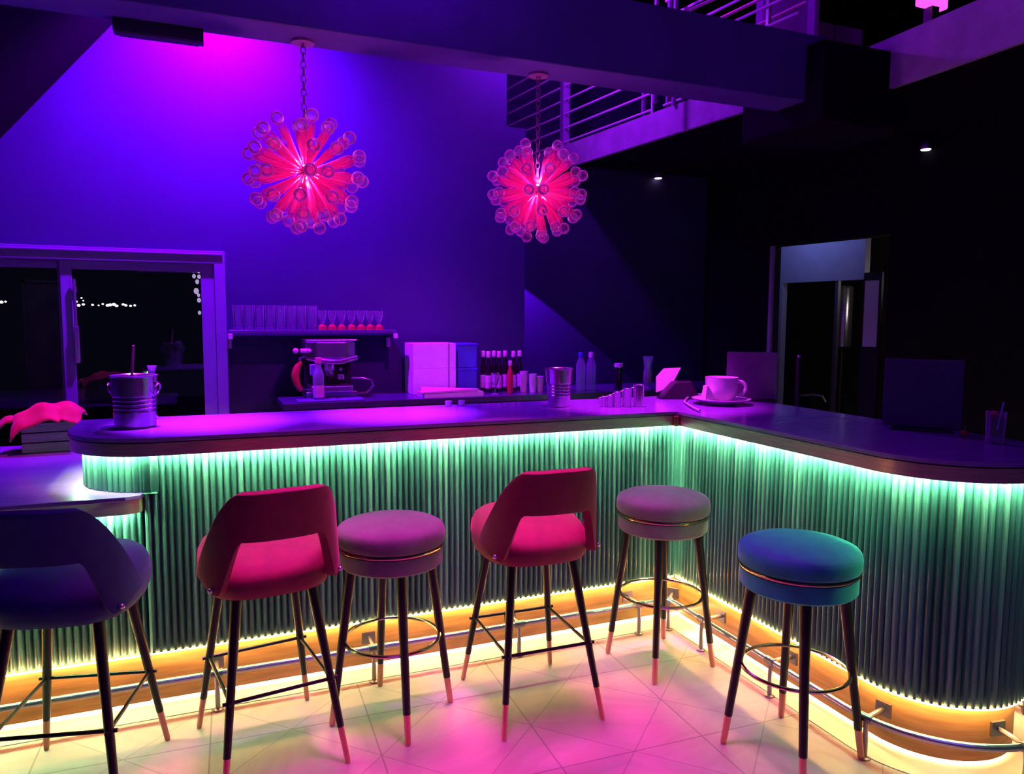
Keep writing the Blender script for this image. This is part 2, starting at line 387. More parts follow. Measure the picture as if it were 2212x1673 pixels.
# ------------------------------------------------------------------ window
win = bpy.data.objects.new('window_1', None); COL.objects.link(win); struct(win, 'wide sliding window in the back wall')
fr = MB()
fr.box((-2.42, 5.44, 1.90), (.135, 5.56, 1.985)); fr.box((.065, 5.44, 0), (.135, 5.56, 1.90)); fr.box((-2.42, 5.44, 0), (-2.35, 5.56, 1.9)); fr.box((-2.35, 5.44, 0), (.065, 5.56, .05))
fr.box((-2.42, 5.425, 1.955), (.12, 5.445, 1.968))
fr.build('window_frame', M['frame'], win, bevel=.004)
sa = MB()
sa.box((-.84, 5.47, .05), (-.775, 5.51, 1.9)); sa.box((-.02, 5.47, .05), (.065, 5.51, 1.9)); sa.box((-.775, 5.47, 1.845), (-.02, 5.51, 1.9)); sa.box((-.775, 5.47, .05), (-.02, 5.51, .12))
sa.build('window_sash', M['frame'], win, bevel=.003)
sb = MB(); sb.box((-2.35, 5.515, .05), (-2.28, 5.55, 1.9)); sb.box((-.86, 5.515, .05), (-.8, 5.55, 1.9)); sb.box((-2.28, 5.515, 1.85), (-.86, 5.55, 1.9)); sb.box((-2.28, 5.515, .05), (-.86, 5.55, .11))
sb.build('window_sash', M['frame'], win, bevel=.003)
MB().box((-.775, 5.486, .12), (-.02, 5.494, 1.845)).build('window_pane', M['pane'], win)
MB().box((-2.28, 5.53, .11), (-.86, 5.538, 1.85)).build('window_pane', M['pane'], win)
h = MB(); h.box((-.772, 5.435, 1.25), (-.745, 5.46, 1.48)); h.box((-.768, 5.44, 1.48), (-.752, 5.455, 1.78)); h.box((-.768, 5.455, 1.3), (-.75, 5.475, 1.33)); h.box((-.768, 5.455, 1.7), (-.75, 5.475, 1.73))
h.build('window_handle', M['steel'], win, bevel=.003)
ls = thing('glow_blobs', 'group of added pale glowing blobs just outside the right edge of the window', 'glowing blobs', at_y(429, 578, 5.75))  # added: pale spots at the pane, built as glowing blobs on a thin line
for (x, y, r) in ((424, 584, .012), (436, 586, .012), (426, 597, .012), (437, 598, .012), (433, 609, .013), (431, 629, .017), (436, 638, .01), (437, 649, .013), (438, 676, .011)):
    p = at_y(x-7, y, 5.75)-ls.location; MB().ball(p, r, 10, 1.3).build('blob', M['blob_glow'], ls, smooth=True)
MB().tube([(0, 0, .0), (-.0, 0, -.12), (.0, 0, -.33)], .002, 6).build('blob_line', M['black'], ls)
# terrace outside
struct(MB().box((-12, 5.7, -.12), (3, 16, -.02)).build('terrace', M['night']), 'dark terrace outside the window')
p0 = at_y(45, 604, 7.2); p1 = at_y(128, 604, 7.2)
w = MB(); w.box((p0.x, 7.2, 0), (p0.x+.025, 7.24, p0.z)); w.box((p1.x, 7.2, 0), (p1.x+.025, 7.24, p0.z)); w.box((p0.x, 7.2, p0.z-.025), (p1.x, 7.24, p0.z)); w.box((p0.x+.02, 7.21, 0), (p1.x, 7.23, p0.z-.02))
tag(w.build('terrace_screen', mat('screen_grey', (.09, .085, .1), .6, noise=.2)), 'dark upright screen with a pale frame outside the left window', 'screen')
ci = MB().ball((0, 0, 0), .55, 10).build('distant_lamp', M['city'], smooth=True)
spots = [(165,652,.8),(170,660,1.),(176,644,.6),(180,658,.9),(200,659,.8),(213,660,.6),(222,657,.7),(232,660,1.),(238,659,1.1),(246,658,1.2),(252,661,1.),(266,658,.9),(272,660,.9),(282,661,.8),(291,660,.8),(180,650,.5),(127,661,.5),(3,653,1.1),(12,652,.7)]
for i, (x, y, s) in enumerate(spots):
    o = ci if i == 0 else ci.copy()
    if i: COL.objects.link(o)
    p = at_y(x, y, 220); o.location = p; o.scale = (s*.75, s*.75, s*.6)
    tag(o, 'tiny pale light in the far shoreline row beyond the window', 'distant light', 'lights on the far shore')

# ------------------------------------------------------------------ the bar
LC, LR = (-.185, 3.445), .295      # rounded left end
RC, RR = (2.525, 1.935), .315      # rounded end of the right wing
def arc(c, r, a0, a1, n): return [(c[0]+r*math.cos(math.radians(a0+(a1-a0)*i/n)), c[1]+r*math.sin(math.radians(a0+(a1-a0)*i/n))) for i in range(n+1)]
def main_path(o, x0=None, yb=3.76):
    """front outline of the bar moved out by o, from the left end round to the back of the right wing"""
    if x0 is None:
        p = [(LC[0]-LR-o, yb)] + arc(LC, LR+o, 180, 270, 20)
    else: p = [(x0, 3.15-o)]
    p += [(2.21-o, 3.15-o)]
    p += arc(RC, RR+o, 180, 360, 40) + [(2.84+o, yb)]
    return p
def left_end_path(o): return [(LC[0]-LR-o, 3.74)] + arc(LC, LR+o, 180, 270, 20) + [(-.24, 3.15-o)]
def resample(path, step):
    pts = [Vector((*p, 0)) for p in path]; L = [0]
    for a, b in zip(pts, pts[1:]): L.append(L[-1]+(b-a).length)
    n = max(1, round(L[-1]/step)); out = []; j = 0
    for i in range(n+1):
        s = L[-1]*i/n
        while j < len(L)-2 and L[j+1] < s: j += 1
        t = (s-L[j])/max(L[j+1]-L[j], 1e-9); d = (pts[j+1]-pts[j]).normalized()
        out.append((pts[j].lerp(pts[j+1], t), Vector((d.y, -d.x, 0))))
    return out
def slats(mb, path, z0, z1, pitch=.0262, depth=.011):
    sub = 8; P = resample(path, pitch/sub); n = len(P)-1; k = n//sub
    for s in range(k):
        ps = []
        for u in range(sub+1):
            p, nn = P[s*sub+u]; t = u/sub
            d = depth*math.sin(PI*min(1, max(0, (t-.09)/.82)))**.6 if .09 < t < .91 else -.003
            ps.append(p+nn*(d-depth))
        b0 = P[s*sub][0]-P[s*sub][1]*.03; b1 = P[s*sub+sub][0]-P[s*sub+sub][1]*.03
        vs = [(p.x, p.y, z) for z in (z0, z1) for p in ps]; m_ = sub+1
        fs = [(i, i+1, m_+i+1, m_+i) for i in range(sub)]
        vs += [(b0.x, b0.y, z0), (b1.x, b1.y, z0), (b0.x, b0.y, z1), (b1.x, b1.y, z1)]; q = 2*m_
        fs += [tuple(range(m_-1, -1, -1))+(q, q+1), tuple(range(m_, 2*m_))+(q+3, q+2)]
        tn = random.random(); tn = tn*.55 if random.random() < .8 else .6+tn*.4
        mb.add(vs, fs, tn)
    return mb
ZT, ZD, ZB, ZS, ZP = 1.089, 1.073, 1.018, .225, .016
bar = thing('bar_counter', 'L shaped bar counter with green lit ribbed front and golden plinth', 'bar counter')
slats(MB(), [(-.24, 3.15), (2.205, 3.15)], ZS, ZD).build('slat_panel', M['slat'], bar, tone=True)
slats(MB(), [(2.21, 3.142)] + arc(RC, RR, 180, 360, 40) + [(2.84, 3.7)], ZS, ZD).build('slat_panel', M['slat'], bar, tone=True)
slats(MB(), left_end_path(0), .872, ZD).build('slat_panel', M['slat'], bar, tone=True)
MB().box((2.188, 3.128, ZS), (2.214, 3.155, ZD)).build('corner_batten', M['slat'], bar, bevel=.004, tone=True)
o_ = -.026
MB().prism([(-.24, 3.74), (-.24, 3.15-o_), (2.21-o_, 3.15-o_)] + arc(RC, RR+o_, 180, 360, 30) + [(2.84+o_, 3.74)], .23, ZD).build('carcass', M['carcass'], bar)
MB().prism(left_end_path(o_) + [(-.24, 3.74)], .872, ZD).build('carcass', M['carcass'], bar)
o_ = -.036
pl = [(-.24, 3.15-o_), (2.21-o_, 3.15-o_)] + arc(RC, RR+o_, 180, 360, 40) + [(2.84+o_, 3.74)]
o_ = -.06
pli = [(-.24, 3.15-o_), (2.21-o_, 3.15-o_)] + arc(RC, RR+o_, 180, 360, 40) + [(2.84+o_, 3.74)]
MB().band(pl, ZP, ZS+.01, pli).build('plinth', M['plinth'], bar, smooth=True)
kp = thing('bar_worktop', 'dark polished L shaped worktop of the bar with bronze edge', 'worktop')
op = .045
MB().prism(main_path(op), ZD, ZT).build('slab', M['top'], kp, bevel=.004)
MB().band(main_path(op-.004), ZB, ZD-.006, main_path(op-.012)).build('edge_band', M['band'], kp, smooth=True)
MB().band(main_path(op-.006), ZD-.006, ZD, main_path(op-.03)).build('trim_line', M['darkline'], kp)
kb = MB(); c = (2.21-op, 3.15-op); kb.box((c[0]-.024, c[1]-.024, ZB-.003), (c[0]+.004, c[1]+.004, ZD-.004), rot=0)
kb.build('corner_block', mat('red_bronze', (.4, .1, .1), .3, .8, noise=.1), kp, bevel=.008)
# light strips
def wedge_strip(po, pi, z):
    # thin ribbon tilted down and towards the ribbed front
    k = len(po); mb = MB()
    mb.add([(x, y, z) for x, y in po]+[(x, y, z+.0095) for x, y in pi], [(i, i+1, k+i+1, k+i) for i in range(k-1)])
    mb.add([(x, y, z+.0005) for x, y in po]+[(x, y, z+.01) for x, y in pi], [(i, i+1, k+i+1, k+i) for i in range(k-1)])
    return mb
tag(wedge_strip(main_path(.025), main_path(.0185), ZB+.014).build('green_light_strip', M['led_green']), 'green glowing light strip running under the bar worktop edge', 'light strip')
tag(MB().band([(-.24, 3.153), (2.207, 3.153)] + arc(RC, RR-.003, 180, 360, 40) + [(2.837, 3.7)], ZS-.006, ZS-.001,
              [(-.24, 3.161), (2.215, 3.161)] + arc(RC, RR-.011, 180, 360, 40) + [(2.829, 3.7)]).build('warm_light_strip', M['led_warm']),
    'warm light strip under the ribbed front along the plinth', 'light strip')
bo = -.05
tag(MB().band([(-2.6, 3.15-bo), (2.21-bo, 3.15-bo)] + arc(RC, RR+bo, 180, 360, 40) + [(2.84+bo, 3.7)], .0045, .0105,
              [(-2.6, 3.158-bo), (2.218-bo, 3.158-bo)] + arc(RC, RR+bo-.008, 180, 360, 40) + [(2.832+bo, 3.7)]).build('warm_light_strip', M['led_base']),
    'warm light strip in the gap below the plinth, close to the floor', 'light strip')
# floor border in front of the plinth
struct(MB().band([(-2.6, 3.06), (2.12, 3.06)] + arc(RC, RR+.09, 180, 360, 40) + [(2.93, 3.7)], -.02, .003,
                 [(-2.6, 3.2), (2.26, 3.2)] + arc(RC, RR-.05, 180, 360, 40) + [(2.79, 3.7)]).build('trim_border', M['border']), 'cream stone border along the bar')
# lower counter at the left
sc = thing('side_counter', 'lower counter joined to the left end of the bar', 'counter')
MB().prism([(-2.6, 3.105), (-.30, 3.105), (-.25, 3.125), (-.235, 3.17), (-.235, 4.55), (-2.6, 4.55)], .853, .87).build('slab', M['top'], sc, bevel=.003)
MB().band([(-2.6, 3.11), (-.30, 3.11), (-.255, 3.128), (-.241, 3.17), (-.241, 3.2)], .80, .853, [(-2.6, 3.13), (-.305, 3.13), (-.275, 3.14), (-.261, 3.17), (-.261, 3.2)]).build('edge_band', M['band'], sc, smooth=True)
slats(MB(), [(-2.6, 3.165), (-.243, 3.165)], ZS, .853).build('slat_panel', M['slat'], sc, tone=True)
MB().box((-2.6, 3.19, .23), (-.245, 4.45, .853)).build('carcass', M['carcass'], sc)
MB().box((-2.6, 3.186, ZP), (-.245, 3.21, ZS+.01)).build('plinth', M['plinth'], sc)
tag(MB().box((-2.5, 3.136, .812), (-.27, 3.144, .816)).build('green_light_strip', M['led_green']), 'short green light strip under the lower counter edge', 'light strip')
tag(MB().box((-2.6, 3.153, ZS-.006), (-.25, 3.161, ZS-.001)).build('warm_light_strip', M['led_warm']), 'warm light strip at the foot of the lower counter', 'light strip')

# foot rail
fr = thing('foot_rail', 'round metal foot rail following the foot of the bar', 'foot rail')
ro = .105; RZ = .15
rp = [(-2.6, 3.15-ro), (2.21-ro-.06, 3.15-ro)] + arc((2.21-ro-.06, 3.15-ro-.06), .06, 90, 0, 6)[1:-1] + [(2.21-ro, 3.15-ro-.06)] + arc(RC, RR+ro, 180, 350, 34) + [(2.95, 3.0)]
MB().tube([(x, y, RZ) for x, y in rp], .0125, 12).build('rail', M['steel'], fr, smooth=True)
def bracket(x, y, nx, ny):
    b = MB(); w_ = Vector((nx, ny, 0)); p = Vector((x, y, RZ))
    b.tube([p+w_*.0, p-w_*(ro+.022)], .009, 8); b.tube([p, (p.x, p.y, 0)], .0095, 10)
    t = Vector((-ny, nx, 0)); b.box((-.028, -.01, -.026), (.028, .0, .026), mat4=Matrix.Translation(p-w_*(ro+.012)) @ Matrix.Rotation(math.atan2(ny, nx)+PI/2, 4, 'Z'))
    b.tube([p-t*.022, p+t*.022], .0165, 12); b.lathe([(.02, 0), (.02, .006), (.01, .01)], 12, (p.x, p.y, 0))
    b.build('bracket', M['steel_dark'], fr, smooth=True)
for x in (-1.6, -.78, .0, .62, 1.29, 1.93): bracket(x, 3.15-ro, 0, -1)
for y in (2.78, 2.32): bracket(2.21-ro, y, -1, 0)
for a in (192, 262, 310): bracket(RC[0]+(RR+ro)*math.cos(math.radians(a)), RC[1]+(RR+ro)*math.sin(math.radians(a)), math.cos(math.radians(a)), math.sin(math.radians(a)))
bracket(2.21-ro-.01, 3.15-ro-.01, -.707, -.707)

# wooden base beyond the right end of the bar
w = MB().prism([(3.0, 1.86), (3.32, 2.28), (3.9, 1.86), (3.55, 1.4)], 0, .3)
tag(w.build('low_cabinet', M['wood_red'], bevel=.004), 'reddish wooden low cabinet standing behind the rounded right end of the bar', 'cabinet')

# ------------------------------------------------------------------ seats
def leg_parts(root, top, foot, r0, r1, tip):
    top = Vector(top); foot = Vector(foot); t = tip/(top.z-foot.z); j = foot.lerp(top, t)
    rj = r1+(r0-r1)*t
    l = MB().tube([j, j.lerp(top, .5), top], [rj+.001, (rj+r0)/2, r0], 14).build('leg', M['blackmetal'], root, smooth=True)
    tp = MB().tube([foot, foot+(j-foot)*.08, j], [r1*.8, r1, rj], 14).build('leg_tip', M['copper'], l, smooth=True)
    tp['label'] = 'copper coloured leg tip'
def round_stool(label, vel, loc, rot):
    t = thing('round_bar_stool', label, 'bar stool', loc, rot, 'round backless stools at the bar')
    MB().lathe([(.17, .608), (.188, .612), (.196, .62), (.197, .675), (.19, .682)], 48).build('seat_base', vel, t, smooth=True)
    MB().lathe([(.19, .680), (.2005, .681), (.202, .686), (.2005, .691), (.19, .692)], 48).build('brass_ring', M['brass'], t, smooth=True)
    MB().lathe([(.188, .690), (.2, .694), (.205, .705), (.206, .735), (.203, .75), (.194, .761), (.17, .772), (.12, .782), (.06, .787), (1e-5, .788)], 48).build('seat_cushion', vel, t, smooth=True, angle=60)
    for k in range(4):
        a = k*PI/2+PI/4; leg_parts(t, (.152*math.cos(a), .152*math.sin(a), .62), (.236*math.cos(a), .236*math.sin(a), 0), .0205, .0115, .11)
    MB().tube([(.182*math.cos(2*PI*i/48), .182*math.sin(2*PI*i/48), .315) for i in range(48)], .0068, 8, closed=True).build('foot_ring', M['brass'], t, smooth=True)
    return t
round_stool('taupe round stool with a brass foot ring between the two red chairs', M['velvet_taupe'], (.635, 2.763, 0), PI/4)
round_stool('taupe round stool with a brass foot ring in the inner corner of the bar', M['velvet_taupe'], (1.868, 2.77, 0), math.radians(142-45))
round_stool('teal velvet round stool in front of the right wing of the bar', M['velvet_teal'], (1.905, 1.98, 0), math.radians(146-45))

def sup(phi, a, b, e=2.5):
    s, c = math.sin(phi), math.cos(phi)
    return a*math.copysign(abs(s)**(2/e), s), -b*math.copysign(abs(c)**(2/e), c)
def bar_chair(label, vel, loc, rot):
    t = thing('velvet_bar_chair', label, 'bar chair', loc, rot, 'velvet bar chairs with cut-out backs')
    # seat cushion: rounded square, pulled in at the bottom
    st = MB(); n = 40; rings = [(.80, .612), (.95, .622), (1., .65), (1.02, .69), (1.0, .728), (.94, .757), (.82, .778), (.6, .79), (.3, .795)]
    vs = []; fs = []
    for k, z in rings:
        for i in range(n):
            x, y = sup(2*PI*i/n, .212*k, .225*k, 3.0); vs.append((x, y+.025, z))
    for j in range(len(rings)-1):
        for i in range(n): fs.append((j*n+i, j*n+(i+1) % n, (j+1)*n+(i+1) % n, (j+1)*n+i))
    fs += [tuple(range(n-1, -1, -1)), tuple((len(rings)-1)*n+i for i in range(n))]
    for q in vs:
        if q[2] > .66: vs[vs.index(q)] = (q[0], q[1], .66+(q[2]-.66)*(1-.5*min(1, max(0, (.06-q[1])/.24))))
    st.add(vs, fs); st.build('seat', vel, t, smooth=True, angle=70)
    # wrap-round backrest with a cut-out above the seat
    bk = MB(); NS, NT = 56, 12; A = math.radians(84); vs = []; fs = []
    def sm(u): u = min(1, max(0, u)); return u*u*(3-2*u)
    for i in range(NS+1):
        s = -1+2*i/NS; u = abs(s); phi = s*A
        zt = 1.0-.01*u-.28*min(1, max(0, (u-.40)/.60))**1.55
        zb = .838-.185*sm((u-.32)/.26) if u < .58 else .653+.04*sm((u-.6)/.4)
        zt = max(zt, zb+.03)
        for j in range(NT+1):
            z = zb+(zt-zb)*j/NT; h = (z-.7)/.3
            k = 1-.12*max(0, h)
            x, y = sup(phi, .222*k, .232, 2.9)
            y -= .05*max(0, h)*max(0, -y/.232)
            vs.append((x, y, z))
    for i in range(NS):
        for j in range(NT): a = i*(NT+1)+j; fs.append((a, a+NT+1, a+NT+2, a+1))
    bk.add(vs, fs); b = bk.build('backrest', vel, t, smooth=True, angle=80, solid=.034)
    bv = b.modifiers.new('bevel', 'BEVEL'); bv.width = .012; bv.segments = 3; bv.limit_method = 'ANGLE'; bv.angle_limit = math.radians(50)
    for s in (-1, 1):
        x, y = sup(s*.66*A, .222, .232, 2.9)
        MB().ball((x*1.1, y*1.1, .672), .009, 10).build('stud', M['steel'], t, smooth=True)
    tops = {}
    for sx in (-1, 1):
        for sy in (-1, 1):
            leg_parts(t, (.125*sx, .13*sy+.01, .625), (.205*sx, .25*sy, 0), .019, .0095, .125)
    z = .29; f = z/.625; X = .205-(.205-.125)*f; Y0 = -.25+(.25-.12)*f; Y1 = .25-(.25-.14)*f; e = .024
    for a, b_ in (((-X-e, Y0), (X+e, Y0)), ((-X-e, Y1), (X+e, Y1)), ((-X, Y0-e), (-X, Y1+e)), ((X, Y0-e), (X, Y1+e))):
        MB().tube([(*a, z), (*b_, z)], .0065, 8).build('stretcher', M['blackmetal'], t, smooth=True)
    return t
bar_chair('red velvet bar chair left of the taupe stool, below the left chandelier', M['velvet_red'], (.173, 2.717, 0), math.radians(9))
bar_chair('red velvet bar chair right of the taupe stool, in the middle of the bar front', M['velvet_red'], (1.178, 2.67, 0), math.radians(-1))
bar_chair('dark blue velvet bar chair at the lower counter on the left', M['velvet_blue'], (-.43, 2.69, 0), math.radians(-13))

# ------------------------------------------------------------------ chandeliers
def chandelier(label, loc, chain_len, R, spin):
    t = thing('sputnik_chandelier', label, 'chandelier', loc, spin, 'glass ball chandeliers over the bar')
    MB().ball((0, 0, 0), .032, 16).build('hub', M['brass'], t, smooth=True)
    ch = MB(); z = R*.42; i = 0
    ch.tube([(0, 0, .03), (0, 0, z)], .006, 8)
    while z < chain_len:
        pts = [(.011*math.cos(a)*(1 if i % 2 else 0), .011*math.cos(a)*(0 if i % 2 else 1), z+.014+.02*math.sin(a)) for a in [2*PI*j/10 for j in range(10)]]
        ch.tube(pts, .003, 6, closed=True); z += .03; i += 1
    ch.lathe([(.05, chain_len-.012), (.05, chain_len), (.03, chain_len)], 16)
    ch.build('chain', mat('rose_metal_chain', (.5, .25, .4), .4, .4, noise=.1), t, smooth=True)
    rings = [(28, 4), (51, 8), (74, 11), (98, 12), (122, 10), (144, 8), (167, 3)]
    stem_me = drop_me = ball_me = None
    for ri, (pol, cnt) in enumerate(rings):
        for k in range(cnt):
            th = math.radians(pol); ph = 2*PI*(k+.5*(ri % 2))/cnt + .12*math.sin(ri*5+k*3)
            d = Vector((math.sin(th)*math.cos(ph), math.sin(th)*math.sin(ph), math.cos(th)))
            q = d.to_track_quat('Z', 'Y').to_matrix().to_4x4()
            if stem_me is None:
                s = MB().lathe([(.003, .03), (.004, .1), (.0075, R*.5), (.0105, R*.66), (.006, R*.74)], 8).build('arm', M['stem'], t, smooth=True)
                g = MB().lathe([(.006, .045), (.009, R*.3), (.0145, R*.52), (.0195, R*.66), (.0185, R*.74), (.0125, R*.795), (.0115, R*.805)], 14, cap=False).build('glass_flute', M['flute'], s, smooth=True, angle=70)
                br = R*.105; bz = R-br
                e = MB().lathe([(br*math.sin(a), bz-br*math.cos(a)) for a in [math.radians(24+156*i/10) for i in range(11)]], 16, cap=False).build('glass_ball', M['ball'], s, smooth=True, angle=70)
                stem_me, drop_me, ball_me = s.data, g.data, e.data
            else:
                s = bpy.data.objects.new('arm', stem_me); COL.objects.link(s); s.parent = t
                g = bpy.data.objects.new('glass_flute', drop_me); COL.objects.link(g); g.parent = s
                e = bpy.data.objects.new('glass_ball', ball_me); COL.objects.link(e); e.parent = s
            s.matrix_local = q
    return t
chandelier('pink glass ball chandelier on a long chain, the left and larger one', (.432, 3.48, 2.19), .56, .278, .1)
chandelier('pink glass ball chandelier on a shorter chain right of the other one', (1.56, 3.48, 2.185), .565, .262, .6)

# ------------------------------------------------------------------ back bar
BZ = 1.0
bc = thing('back_counter', 'dark back counter along the wall behind the bar', 'counter')
MB().box((.44, 4.88, BZ-.04), (4.3, 5.48, BZ)).build('worktop', M['backtop'], bc, bevel=.003)
MB().box((.47, 4.92, 0), (2.3, 5.48, BZ-.04)).build('cabinet', M['carcass'], bc)
MB().box((2.3, 4.92, 0), (4.28, 5.48, BZ-.04)).build('cabinet', M['carcass'], bc)
sh = thing('wall_shelf', 'narrow wall shelf carrying two rows of glasses', 'shelf')
MB().box((.14, 5.24, 1.435), (1.26, 5.49, 1.46)).build('board', mat('glossy_dark_shelf', (.1, .08, .2), .2, noise=.1), sh, bevel=.003)
for x in (.15, 1.25):
    MB().box((x-.014, 5.225, 1.40), (x+.014, 5.499, 1.435)).box((x-.014, 5.47, 1.33), (x+.014, 5.499, 1.40)).build('bracket', M['white'], sh, bevel=.003)
xs = [at_y(450+p/4.916, 700, 5.36).x for p in (315, 430, 543, 657, 770, 880, 992, 1104)]
tg = MB().lathe([(.023, .004), (.024, .0), (.027, .0), (.032, .162), (.033, .165), (.031, .162), (.025, .012), (.0, .01)], 20, cap=False).build('tall_tumbler', M['glass'], smooth=True)
for i, x in enumerate(xs):
    o = tg if i == 0 else tg.copy()
    if i: COL.objects.link(o)
    tag(o, 'tall clear tumbler in the row on the left half of the wall shelf', 'glass', 'tall tumblers on the shelf', (x, 5.36, 1.46))
gg = thing('goblet', 'small clear goblet with red base in the row at the right of the shelf', 'glass', (0, 0, 1.46), 0, 'red footed goblets on the shelf')
MB().lathe([(.006, .04), (.012, .05), (.026, .085), (.029, .11), (.028, .135), (.0265, .135), (.027, .11), (.012, .054), (.0, .05)], 18, cap=False).build('bowl', M['glass'], gg, smooth=True)
MB().lathe([(.03, .0), (.03, .022), (.018, .034), (.006, .042)], 18).build('foot', M['redglass'], gg, smooth=True)
gx = [at_y(450+p/4.916, 690, 5.34).x for p in (1210, 1315, 1415, 1520, 1620, 1715, 1810)]
for i, x in enumerate(gx):
    if i == 0: gg.location = (x, 5.34, 1.46)
    else: clone(gg, (x, 5.34, 1.46))

# coffee machine
cx = at_y(712, 860, 5.2).x
cm = thing('espresso_machine', 'steel espresso machine on the back counter under the shelf', 'coffee machine', (cx, 5.18, BZ))
MB().box((-.17, -.1, .0), (.17, .2, .05)).build('base', M['steel_dark'], cm, bevel=.01)
MB().box((-.16, .08, .05), (.16, .2, .3)).build('column', M['black'], cm, bevel=.008)
hd = MB(); hd.prism([(-.17, .18), (-.17, -.06), (-.1, -.12), (.1, -.12), (.165, -.06), (.165, .18)], .27, .385); hd.build('head', M['steel_dark'], cm, bevel=.01)
MB().tube([(-.165, -.11, .395), (-.165, .16, .395), (.165, .16, .395), (.165, -.11, .395), (-.165, -.11, .395)], .004, 8).build('cup_rail', M['steel'], cm, smooth=True)
gp = MB(); gp.tube([(-.15, -.06, .275), (-.05, -.13, .255), (.05, -.13, .25), (.17, -.09, .275)], .018, 10); gp.lathe([(.03, .19), (.036, .2), (.036, .25)], 16, (-.02, -.1, 0)); gp.build('group_head', M['steel'], cm, smooth=True)
pf = MB(); pf.lathe([(.02, .155), (.032, .165), (.032, .195)], 16, (-.02, -.1, 0)); pf.tube([(-.02, -.12, .18), (-.02, -.24, .17)], .011, 8); pf.build('portafilter', M['steel_dark'], cm, smooth=True)
MB().lathe([(.024, 0), (.024, .03), (.02, .035)], 16, (.06, -.08, .13)).build('knob', M['steel'], cm, smooth=True)
MB().lathe([(.009, .19), (.014, .2), (.009, .21)], 10, (.06, -.08, 0)).build('knob', M['steel'], cm, smooth=True)
MB().box((-.14, -.15, .05), (.13, .07, .09)).build('drip_tray', M['steel'], cm, bevel=.006)
hn = MB(); hn.tube([(-.235+.035*abs(1-i/4)**2-.0, -.08, .06+.024*i) for i in range(9)], [.014, .02, .024, .026, .026, .026, .024, .02, .014], 12); hn.build('side_handle', M['redplastic'], cm, smooth=True)
MB().tube([(-.2, -.08, .25), (-.2, -.02, .27), (-.15, .02, .28)], .008, 8).tube([(-.2, -.08, .075), (-.16, -.02, .06), (-.12, .02, .05)], .008, 8).build('handle_bracket', M['steel'], cm, smooth=True)
MB().tube([(.17, .0, .02), (.25, -.02, .03), (.29, -.03, .075), (.275, -.03, .115), (.22, -.02, .13), (.15, 0, .13)], .008, 10).build('hose', M['steel'], cm, smooth=True)
MB().box((-.145, -.14, .165), (-.1, -.1, .235)).build('control_box', mat('lilac_plastic', (.5, .4, .8), .4, noise=.05), cm, bevel=.004)
MB().ball((-.23, -.08, .325), .02, 10).tube([(-.2, -.08, .325), (-.13, -.08, .325)], .015, 10).build('steam_knob', M['white'], cm, smooth=True)
tr = at_y(705, 870, 5.05)
tag(MB().box((-.2, -.09, 0), (.23, .06, .012)).build('bar_tray', mat('blue_rubber_mat', (.12, .1, .3), .35, noise=.1), bevel=.004), 'flat dark rubber mat in front of the espresso machine', 'bar mat', None, (tr.x, 4.985, BZ))

def bottle(name, label, cat, loc, h, r, body, cap_m, lab_m=None, group=None, neck=.014, lab=(.2, .5), shoulder=.6):
    t = thing(name, label, cat, loc, 0, group)
    MB().lathe([(r*.92, 0), (r, .006), (r, h*shoulder), (r*.8, h*(shoulder+.08)), (neck*1.1, h*(shoulder+.18)), (neck, h*.97), (neck*.8, h)], 20).build('glass_body', body, t, smooth=True)
    MB().lathe([(neck*1.12, h*.86), (neck*1.25, h*.87), (neck*1.25, h*1.0), (neck*1.1, h*1.012)], 16).build('cap', cap_m, t, smooth=True)
    if lab_m: MB().lathe([(r*1.01, h*lab[0]), (r*1.015, h*lab[0]+.002), (r*1.015, h*lab[1]-.002), (r*1.01, h*lab[1])], 20, cap=False).build('label_paper', lab_m, t, smooth=True)
    return t
p = at_y(688, 862, 5.0)
bottle('syrup_bottle', 'clear bottle with pink paper on it in front of the espresso machine', 'bottle', (p.x, 4.985, BZ+.012), .27, .036, M['petglass'], M['pinkplastic'], mat('pink_label', (.75, .25, .55), .6, noise=.15), neck=.017, lab=(.05, .34))
# wine bottles
for i, px in enumerate((1044, 1055, 1067, 1078, 1091, 1109, 1122)):
    Y = (5.22, 5.14)[i % 2]; x = at_y(px, 830, Y).x
    pos = ['leftmost in the row', 'second from the left', 'third from the left', 'fourth from the left', 'fifth from the left', 'second from the right', 'rightmost in the row'][i]
    bottle('wine_bottle', 'dark wine bottle with pale cap and label, ' + pos, 'bottle', (x, Y, BZ), .30, .0225, M['bottle'], M['paper'], M['label'], 'wine bottles on the back counter', neck=.0125, lab=(.1, .42))
x = at_y(1103, 830, 5.04).x
bottle('liqueur_bottle', 'shorter red bottle standing in front of the wine bottles', 'bottle', (x, 5.05, BZ), .235, .022, M['redbottle'], M['label'], M['redbottle'], lab=(.1, .4), neck=.011)
x = at_y(1068, 850, 5.0).x
tag(MB().lathe([(.028, 0), (.026, .004), (.004, .008), (.004, .06), (.018, .07), (.03, .1), (.031, .13), (.026, .155), (.025, .155), (.029, .13), (.016, .074), (0, .068)], 18, cap=False).build('wine_glass', M['glass'], smooth=True), 'clear stemmed glass in front of the wine bottle labels', 'glass', None, (x, 4.985, BZ))
for i, (px, hh) in enumerate(((1131, .155), (1147, .135), (1166, .115))):
    x = at_y(px, 840, 5.08).x; st = MB(); n = 4
    for k in range(3): st.lathe([(.0225, k*hh*.18), (.030, k*hh*.18+hh*.62), (.0315, k*hh*.18+hh*.64), (.030, k*hh*.18+hh*.62)], 18)
    tag(st.build('cup_stack', M['paper'], smooth=True), 'stack of white paper cups, ' + ['tallest, beside the wine bottles', 'middle height of the three', 'shortest, beside the ice bucket'][i], 'cup stack', 'paper cup stacks on the back counter', (x, 5.08-.03*(i == 1), BZ))
